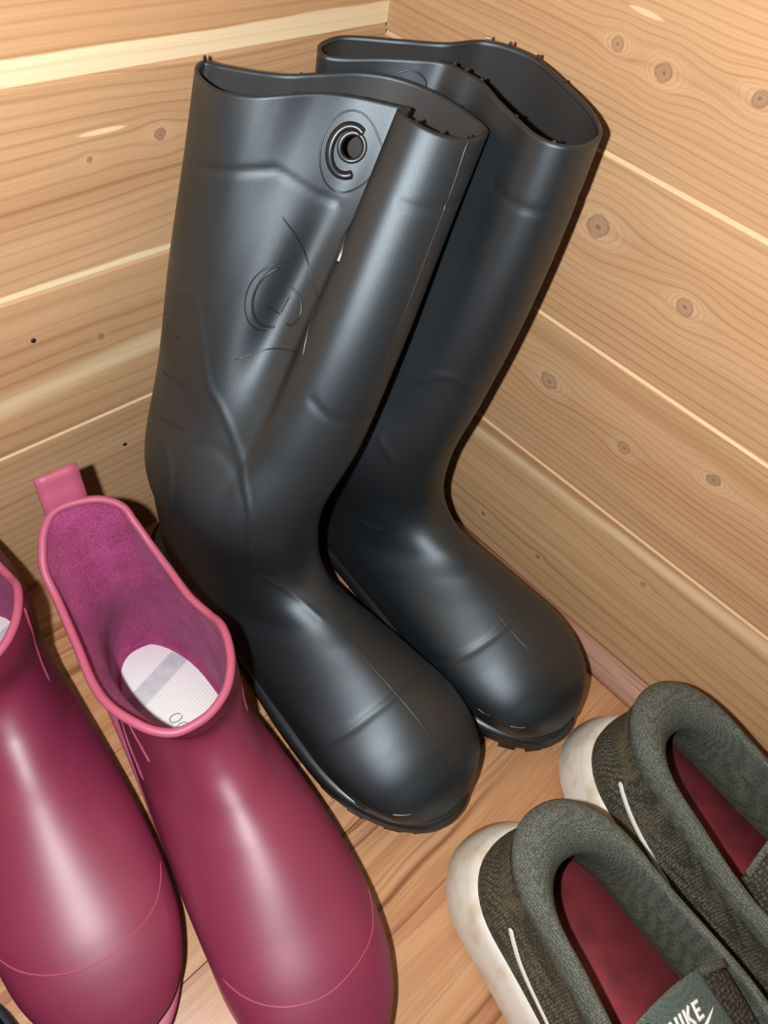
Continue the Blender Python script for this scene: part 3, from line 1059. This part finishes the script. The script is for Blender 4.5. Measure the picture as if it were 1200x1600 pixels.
def red_boot(label, loc, rz, squeeze, feats, bow=0.006, loop_lean=None):
    root = thing('ankle_boot', label, 'boot', loc, rz, 'maroon rubber ankle boots')
    cxf = lambda y: -0.006 + bow * math.sin(math.pi * min(1, max(0, -y / 0.31)))
    rp = np.array(RED_RIM)
    rp[:, 1] = (rp[:, 1] + 0.12) * squeeze - 0.12
    rim = rim_ring(rp, 14)
    rings = [rim]
    base = ring(*RFOOT[0][:4], cxf(RFOOT[0][0]), RFOOT[0][4], RFOOT[0][5])
    rings.append(rim * 0.6 + base * 0.4)
    for f in RFOOT:
        rings.append(ring(f[0], f[1], f[2], f[3], cxf((f[0] + f[2]) / 2), f[4] * 0.945, f[5]))
    K = np.stack(rings)
    d = np.sqrt(((K[1:] - K[:-1]) ** 2).sum(2).mean(1))
    S = Surf(catmull(K, 110, par=np.concatenate([[0], np.cumsum(d)])))
    n, m = S.nt, S.np_
    F = S.faces()
    F.append(tuple((n - 1) * m + j for j in range(m)))
    up = fix_normals(obj('upper', S.P.reshape(-1, 3), F, M_RED, root))
    ni = int(n * 0.72)
    inn = S.P[:ni] - S.N[:ni] * np.linspace(0.0036, 0.0045, ni)[:, None, None]
    inn[..., 2] = np.maximum(inn[..., 2], 0.024)
    V = inn.reshape(-1, 3)
    F2 = [(i * m + j, (i + 1) * m + j, (i + 1) * m + (j + 1) % m, i * m + (j + 1) % m) for i in range(ni - 1) for j in range(m)]
    lin = fix_normals(obj('lining', V, F2, M_FLEECE, root))
    mid = S.P[0] - S.N[0] * 0.0018
    tube('rim_edge', mid + np.array([0, 0, 0.0002]), 0.0026, M_RED_EDGE, root, closed=True, seg=10)
    cxm = cxf
    W = [(v, w * 0.88) for v, w in [(0, 0.036), (0.12, 0.041), (0.3, 0.047), (0.45, 0.052), (0.65, 0.056), (0.78, 0.0565), (0.9, 0.052), (1.0, 0.045)]]
    cxk = [(v, cxm(-0.31 * v)) for v in (0, 0.25, 0.5, 0.75, 1.0)]
    ol = outline(0.009, -0.327, W, 120, cxk, 0.13, 0.27, 2.15)
    stack('outsole', [lift(inset(ol, 0.003), 0.0), lift(inset(ol, 0.001), 0.002), lift(ol, 0.010), lift(inset(ol, -0.0006), 0.0165)], M_RED_SOLE, root)
    wl = []
    w_in, w_out = inset(ol, 0.0055), inset(ol, -0.001)
    stack('welt', [lift(w_out, 0.0165), lift(w_out, 0.0195), lift(inset(ol, 0.0005), 0.0205), lift(w_in, 0.0205)], M_RED_EDGE, root)
    # white sock lining
    il = outline(-0.003, -0.20, [(0, 0.030), (0.25, 0.0335), (0.6, 0.035), (1.0, 0.035)], 60, [(v, cxm(-0.2 * v) - 0.001) for v in (0, 0.5, 1)], 0.28, 0.05, 2.2)
    ins = stack('insole', [lift(il, 0.024), lift(il, 0.0285), lift(inset(il, 0.001), 0.0295)], M_SOCK, root)
    for nm, pts, w, h in feats:
        ribbon(nm, S, pts, w, h, M_RED_LINE, up)
    # pull loop: a strap folded over at the heel
    prof = [(0.0150, 0.168), (0.0185, 0.180), (0.0225, 0.192), (0.0262, 0.2015), (0.0275, 0.2050), (0.0258, 0.2072), (0.0232, 0.2055), (0.0205, 0.1985), (0.0175, 0.1925), (0.0160, 0.1880), (0.0155, 0.1855)]
    dense = catmull(np.array(prof), 34)
    dense[:, 0] = (dense[:, 0] + 0.12) * squeeze - 0.12 if loop_lean is None else dense[:, 0] * loop_lean
    tn = np.gradient(dense, axis=0)
    tn /= np.linalg.norm(tn, axis=1, keepdims=True)
    nr = np.stack([-tn[:, 1], tn[:, 0]], 1)
    V, F = [], []
    m_ = len(dense)
    xs = np.linspace(-0.0365, -0.0105, 5)
    for lay in (0.0, 0.0022):
        for k in range(m_):
            for x in xs:
                skew = 0.10 * (x + 0.0235)
                V.append((x, dense[k, 0] + nr[k, 0] * lay + skew, dense[k, 1] + nr[k, 1] * lay))
    c_ = len(xs)
    o_ = m_ * c_
    for k in range(m_ - 1):
        for a in range(c_ - 1):
            q = k * c_ + a
            F.append((q, q + 1, q + 1 + c_, q + c_))
            F.append((o_ + q, o_ + q + c_, o_ + q + 1 + c_, o_ + q + 1))
        for a in (0, c_ - 1):
            q = k * c_ + a
            F.append((q, q + c_, o_ + q + c_, o_ + q))
    for k in (0, m_ - 1):
        for a in range(c_ - 1):
            q = k * c_ + a
            F.append((q, q + 1, o_ + q + 1, o_ + q))
    lp = fix_normals(obj('pull_loop', V, F, M_RED_EDGE, root))
    lp['label'] = 'glossy pink pull loop at the heel'
    # faint printed marks on the insole
    for q in range(4):
        cx_, cy_ = cxm(-0.09) + 0.000 + 0.0052 * math.sin(q * 0.9) * 0.3 - 0.002, -0.072 - 0.0085 * q
        a = np.linspace(0.4, 5.6 if q % 2 else 6.2, 16)
        pts = np.stack([cx_ + 0.0045 * np.cos(a), cy_ + 0.0030 * np.sin(a), np.full(16, 0.0296)], 1)
        tube('insole_print', pts, 0.0005, M_PRINT, ins, seg=5, flat=0.4)
    return root, S, up, ins, cxm


RED_FEATS = [
    ('toe_seam', [(0.735, 0.200), (0.760, 0.165), (0.7844, 0.1257), (0.8055, 0.0456), (0.8102, 0.9896), (0.7958, 0.9343), (0.7728, 0.8835), (0.7474, 0.840), (0.72, 0.80)], 0.0011, 0.0005),
    ('side_ridge', [(0.2208, 0.7553), (0.270, 0.745), (0.330, 0.745), (0.3835, 0.755)], 0.0020, 0.0012),
    ('side_ridge', [(0.2294, 0.7782), (0.2505, 0.79), (0.2666, 0.8015), (0.290, 0.8145)], 0.0016, 0.0009),
    ('side_ridge', [(0.0105, 0.1533), (0.0525, 0.141), (0.1566, 0.1424), (0.2503, 0.1534)], 0.0020, 0.0010),
]
red_r, SRR, up_rr, ins_r, cxm_r = red_boot('maroon ankle boot with its white insole and pull loop beside the folded black boot', (-0.300, -0.112, 0), math.radians(-9.5), 1.0, RED_FEATS)
red_l, SRL, up_rl, ins_l, cxm_l = red_boot('maroon ankle boot pushed back against the striped wall', (-0.3735, -0.016, 0), math.radians(-10.8), 0.93, RED_FEATS, -0.0035, 0.35)

# ------------------------------------------------------------------ olive running shoes
M_KNIT = weave('olive_mesh', srgb(58, 58, 48), srgb(122, 120, 102), 520.0, 0.8, dirt=srgb(136, 122, 92), dist=0.0012)
M_COLLAR = weave('grey_green_collar', srgb(74, 78, 70), srgb(122, 126, 114), 760.0, 0.6)
M_LINE_IN = weave('grey_green_lining', srgb(66, 70, 60), srgb(114, 116, 100), 680.0, 0.5)
M_FOAM = foam('white_midsole')
M_INS = insole_red('maroon_insole')
M_TAB = weave('tongue_label_cloth', srgb(70, 82, 76), srgb(98, 110, 104), 1100.0, 0.2)
M_WHITE = plain('white_print', srgb(232, 230, 222), 0.5)
M_DARKSOLE = rubber('dark_outsole', (0.03, 0.03, 0.03), 0.6)

NS = 96
M_TONGUE = weave('tongue_mesh', srgb(44, 42, 36), srgb(98, 92, 80), 420.0, 0.7)


def sneaker(label, loc, rz, sg, swoosh):
    root = thing('running_shoe', label, 'shoe', loc, rz, 'olive running shoes')
    cxs = lambda v: sg * 0.006 * math.sin(math.pi * v)
    def loop(y0, y1, ws, z, hr=0.3, tr=0.3, sq=2.2, dx=0.0):
        cxk = [(v, cxs((-(y0 + (y1 - y0) * v)) / 0.30) + dx) for v in (0, 0.25, 0.5, 0.75, 1)]
        l2 = outline(y0, y1, ws, NS, cxk, hr, tr, sq)
        if callable(z):
            zz = np.array([z(p[1]) for p in l2])
        else:
            zz = z
        return lift(l2, zz)
    WS = [(0, 0.045), (0.12, 0.047), (0.3, 0.0495), (0.45, 0.0525), (0.7, 0.0565), (0.85, 0.052), (1, 0.042)]
    def ws(f, d=0.0):
        return [(v, w * f - d) for v, w in WS]
    zt = lambda y: 0.043 - 0.012 * min(1, max(0, (-y - 0.05) / 0.16))
    L = -0.325
    # midsole: flared, rounded
    o1 = loop(0.006, L, ws(1.05), 0.004, 0.16, 0.26)
    o2 = loop(0.009, L - 0.003, ws(1.10), 0.012, 0.16, 0.26)
    o3 = loop(-0.002, L + 0.001, ws(1.00), lambda y: zt(y) - 0.006, 0.16, 0.26)
    o4 = loop(-0.007, L + 0.006, ws(0.94), zt, 0.16, 0.26)
    o5 = loop(-0.012, L + 0.012, ws(0.86), zt, 0.16, 0.26)
    stack('midsole', [o1, o2, 0.5 * (o2 + o3) + np.array([0, 0, 0.001]), o3, o4, o5], M_FOAM, root)
    stack('outsole', [lift(inset(o1[:, :2], 0.006), 0.0), lift(inset(o1[:, :2], 0.002), 0.001), lift(inset(o1[:, :2], 0.001), 0.0045)], M_DARKSOLE, root)
    def zc(y, heel, side, front, yf):
        u = min(1, max(0, y / yf))
        return heel * (1 - u) ** 2 + side * 2 * u * (1 - u) + front * u ** 2
    A = lambda k: [(0, 0.039 + k), (0.3, 0.042 + k), (0.6, 0.0485 + k), (1, 0.044 + k)]
    d1 = 0.002
    K = [loop(-0.008, L + 0.008, ws(0.925), lambda y: zt(y) - 0.002, 0.16, 0.26),
         loop(-0.008, L + 0.010, ws(0.925), lambda y: zt(y) + 0.012, 0.16, 0.28),
         loop(-0.011, L + 0.030, ws(0.89), lambda y: zt(y) + 0.030 + 0.008 * min(1, -y / 0.2), 0.17, 0.34, dx=0.003),
         loop(-0.011, -0.245, A(0.0), lambda y: zc(y, 0.103, 0.084, 0.110, -0.245), 0.22, 0.4, dx=d1)]
    U = Surf(catmull(np.stack(K), 26))
    fix_normals(obj('upper', U.P.reshape(-1, 3), U.faces(), M_KNIT, root))
    # padded collar: rolls over the opening
    C = [loop(-0.012, -0.243, A(-0.0005), lambda y: zc(y, 0.101, 0.082, 0.108, -0.243), 0.22, 0.4, dx=d1),
         loop(-0.010, -0.232, A(-0.0005), lambda y: zc(y, 0.111, 0.090, 0.115, -0.232), 0.22, 0.4, dx=d1 + 0.001),
         loop(-0.018, -0.222, A(-0.0035), lambda y: zc(y, 0.119, 0.094, 0.118, -0.222), 0.24, 0.4, dx=d1 + 0.002),
         loop(-0.032, -0.214, A(-0.0075), lambda y: zc(y, 0.118, 0.094, 0.116, -0.214), 0.26, 0.4, dx=d1 + 0.002),
         loop(-0.042, -0.210, A(-0.0085), lambda y: zc(y, 0.105, 0.084, 0.110, -0.210), 0.28, 0.4, dx=d1 + 0.003),
         loop(-0.040, -0.210, A(-0.0080), lambda y: zc(y, 0.088, 0.070, 0.102, -0.210), 0.28, 0.4, dx=d1 + 0.002)]
    CS = Surf(catmull(np.stack(C), 30))
    fix_normals(obj('collar', CS.P.reshape(-1, 3), CS.faces(), M_COLLAR, root))
    Ln = [C[-1],
          loop(-0.030, -0.220, A(-0.0075), 0.060, 0.26, 0.4, dx=d1),
          loop(-0.022, -0.245, A(-0.005), 0.044, 0.24, 0.4, dx=0.003)]
    LS = Surf(catmull(np.stack(Ln), 14))
    fix_normals(obj('lining', LS.P.reshape(-1, 3), LS.faces(), M_LINE_IN, root))
    il = loop(-0.018, -0.250, A(-0.004), 0.0425, 0.24, 0.4, dx=0.003)
    stack('insole', [il, il + np.array([0, 0, 0.004])], M_INS, root)
    # tongue with a folded cloth label, lettering and tick
    def tsurf(x, v):
        u = x / 0.043
        return np.array([d1 + 0.003 + x, -0.1225 - 0.10 * v - 0.007 * u * u * (1 - v), 0.122 - 0.020 * v - 0.014 * u * u])
    nu, nv = 24, 16
    top, bot = [], []
    for b_ in range(nv + 1):
        v = b_ / nv
        for a in range(nu + 1):
            x = 0.043 * (2 * a / nu - 1)
            e = min(1.0, 0.25 + 4.0 * min(v, 1 - abs(x) / 0.043) ** 0.6)
            p = tsurf(x, v)
            top.append(p + np.array([0, 0, 0.0045 * (e - 1)]))
            bot.append(p - np.array([0, 0, 0.0075 - 0.003 * (1 - e)]))
    nn = len(top)
    w_ = nu + 1
    F = []
    for b_ in range(nv):
        for a in range(nu):
            i = b_ * w_ + a
            F.append((i, i + 1, i + 1 + w_, i + w_))
            F.append((nn + i, nn + i + w_, nn + i + 1 + w_, nn + i + 1))
    for a in range(nu):
        F.append((a, nn + a, nn + a + 1, a + 1))
        i = nv * w_ + a
        F.append((i, i + 1, nn + i + 1, nn + i))
    for b_ in range(nv):
        i = b_ * w_
        F.append((i, i + w_, nn + i + w_, nn + i))
        i = b_ * w_ + nu
        F.append((i, nn + i, nn + i + w_, i + w_))
    tg = fix_normals(obj('tongue', np.concatenate([top, bot]), F, M_TONGUE, root))
    def on_tongue(poly, up):
        """polygon in label coordinates (x across, d from the tongue's top edge) laid on the tongue"""
        return [tsurf(x, d / 0.10) + np.array([0, 0, up]) for x, d in poly]
    def plate(name, grid_fn, n1, n2, up, mat, par):
        V = [grid_fn(i / n1, j / n2) for j in range(n2 + 1) for i in range(n1 + 1)]
        lo = on_tongue(V, up - 0.0008)
        hi = on_tongue(V, up)
        k = n1 + 1
        m_ = len(V)
        F = []
        for j in range(n2):
            for i in range(n1):
                q = j * k + i
                F.append((m_ + q, m_ + q + 1, m_ + q + 1 + k, m_ + q + k))
                F.append((q, q + k, q + 1 + k, q + 1))
        for i in range(n1):
            F.append((i, i + 1, m_ + i + 1, m_ + i))
            q = n2 * k + i
            F.append((q, m_ + q, m_ + q + 1, q + 1))
        for j in range(n2):
            q = j * k
            F.append((q, m_ + q, m_ + q + k, q + k))
            q = j * k + n1
            F.append((q, q + k, m_ + q + k, m_ + q))
        return fix_normals(obj(name, lo + hi, F, mat, par))
    lab = plate('label', lambda a, b_: (-0.022 + 0.041 * a + 0.004 * b_ * (a - 0.2), -0.001 + 0.034 * b_), 16, 12, 0.0012, M_TAB, tg)
    tape = plate('edge_tape', lambda a, b_: (-0.042 + 0.084 * a, -0.0015 + 0.0045 * b_), 24, 3, 0.0010, M_COLLAR, tg)
    # letters as quads: x to the right, d downwards; slight slant
    def quad(p):
        return p
    def bar(x0, d0, x1, d1_, w, nm):
        q = np.array([x1 - x0, d1_ - d0], float)
        ln = np.linalg.norm(q)
        pn = np.array([-q[1], q[0]]) / ln * w / 2
        def g(a, b_):
            c = np.array([x0, d0]) + q * b_ + pn * (2 * a - 1)
            return (c[0], c[1])
        plate(nm, g, 1, 4, 0.0019, M_WHITE, lab)
    H0, H1 = 0.0092, 0.0178           # letter top and foot, measured from the tongue edge
    X0 = -0.0145
    sl = 0.0012
    def L2(x, d):                      # slant
        return X0 + x * 0.88 + sl * (H1 - d) / (H1 - H0), d
    strokes = [  # N
        (0.0, H1, 0.0, H0), (0.0, H0, 0.0048, H1), (0.0048, H1, 0.0048, H0),
        # I
        (0.0082, H1, 0.0082, H0),
        # K
        (0.0115, H1, 0.0115, H0), (0.0115, (H0 + H1) / 2 + 0.001, 0.0160, H0), (0.0127, (H0 + H1) / 2 - 0.0002, 0.0163, H1),
        # E
        (0.0193, H1, 0.0193, H0), (0.0193, H0 + 0.0009, 0.0238, H0 + 0.0009), (0.0193, (H0 + H1) / 2, 0.0230, (H0 + H1) / 2), (0.0193, H1 - 0.0009, 0.0238, H1 - 0.0009)]
    for (xa, da, xb, db) in strokes:
        a_, b2 = L2(xa, da), L2(xb, db)
        bar(a_[0], a_[1], b2[0], b2[1], 0.0017, 'letter_stroke')
    # tick below the letters: thick hook at the left, long thin point to the upper right
    def tick(a, b_):
        cx_ = X0 - 0.001 + 0.030 * b_
        mid = H1 + 0.0085 - 0.0100 * b_ ** 1.5 - 0.0035 * (1 - b_) ** 3
        th = 0.0046 * (1 - b_) ** 0.8 * min(1.0, 0.35 + 4 * b_) + 0.0002
        return (cx_, mid + (a - 0.5) * th)
    plate('tick_mark', tick, 2, 14, 0.0019, M_WHITE, lab)
    # laces over the tongue further forward
    for q in range(4):
        y = -0.196 - 0.021 * q
        z = 0.112 - 0.010 * q
        pts = [np.array([d1 + 0.026 * c, y - 0.004 * c, z - 0.016 * c * c]) for c in np.linspace(-1.15, 1.15, 15)]
        tube('lace', pts, 0.0032, M_COLLAR, root, seg=8, flat=0.55)
    # tail of the big tick round the heel
    ribbon('side_tick', U, swoosh, 0.0042, 0.0007, M_WHITE, root, False, True)
    return root, U, CS


sn1, US1, CS1 = sneaker('olive running shoe with a maroon insole next to the maroon boots', (-0.201, -0.390, 0), math.radians(-13.5), 1, [(0.48, 0.628), (0.40, 0.640), (0.32, 0.655), (0.27, 0.672), (0.24, 0.69), (0.22, 0.71), (0.21, 0.74)])
sn2, US2, CS2 = sneaker('olive running shoe against the moulding of the knotty wall', (-0.074, -0.392, 0), math.radians(-10), -1, [(0.50, 0.612), (0.44, 0.626), (0.38, 0.641), (0.33, 0.658), (0.30, 0.678), (0.28, 0.70)])

# ------------------------------------------------------------------ dark slip-on at the edge of the frame
M_NAVY = rubber('navy_canvas', srgb(30, 32, 44), 0.8, grain=0.3, spec=0.2)
M_NAVY_SOLE = rubber('charcoal_sole', srgb(48, 50, 58), 0.55)
slip = thing('slip_on_shoe', 'dark navy slip-on shoe with a charcoal sole next to the maroon boots', 'shoe', (-0.5270, -0.222, 0), math.radians(-2))
WN = [(0, 0.036), (0.12, 0.042), (0.3, 0.043), (0.5, 0.045), (0.72, 0.050), (0.86, 0.047), (1, 0.040)]
nl = lambda y0, y1, f, z, hr=0.2, tr=0.28: lift(outline(y0, y1, [(v, w * f) for v, w in WN], 80, None, hr, tr, 2.2), z)
stack('sole', [nl(0.0, -0.28, 1.0, 0.0), nl(0.002, -0.282, 1.03, 0.004), nl(0.002, -0.282, 1.03, 0.022), nl(-0.002, -0.278, 0.98, 0.025)], M_NAVY_SOLE, slip)
KN = np.stack([nl(-0.003, -0.277, 0.96, 0.023), nl(-0.004, -0.274, 0.95, 0.040), nl(-0.008, -0.245, 0.86, 0.056), nl(-0.012, -0.170, 0.74, 0.066, 0.3, 0.4),
               nl(-0.020, -0.150, 0.62, 0.069, 0.3, 0.4), nl(-0.022, -0.148, 0.60, 0.060, 0.3, 0.4), nl(-0.018, -0.16, 0.66, 0.035, 0.3, 0.4)])
UN = Surf(catmull(KN, 30))
fix_normals(obj('upper', UN.P.reshape(-1, 3), UN.faces(), M_NAVY, slip))
stack('insole', [nl(-0.012, -0.20, 0.78, 0.026), nl(-0.012, -0.20, 0.78, 0.033)], M_NAVY_SOLE, slip)

# dark piping inside the collar of the shoe by the wall
M_PIPE = plain('dark_piping', (0.02, 0.016, 0.013), 0.35)
ribbon('piping', CS2, [(0.86, 0.318), (0.86, 0.29), (0.86, 0.26), (0.86, 0.225)], 0.0045, 0.0016, M_PIPE, sn2)
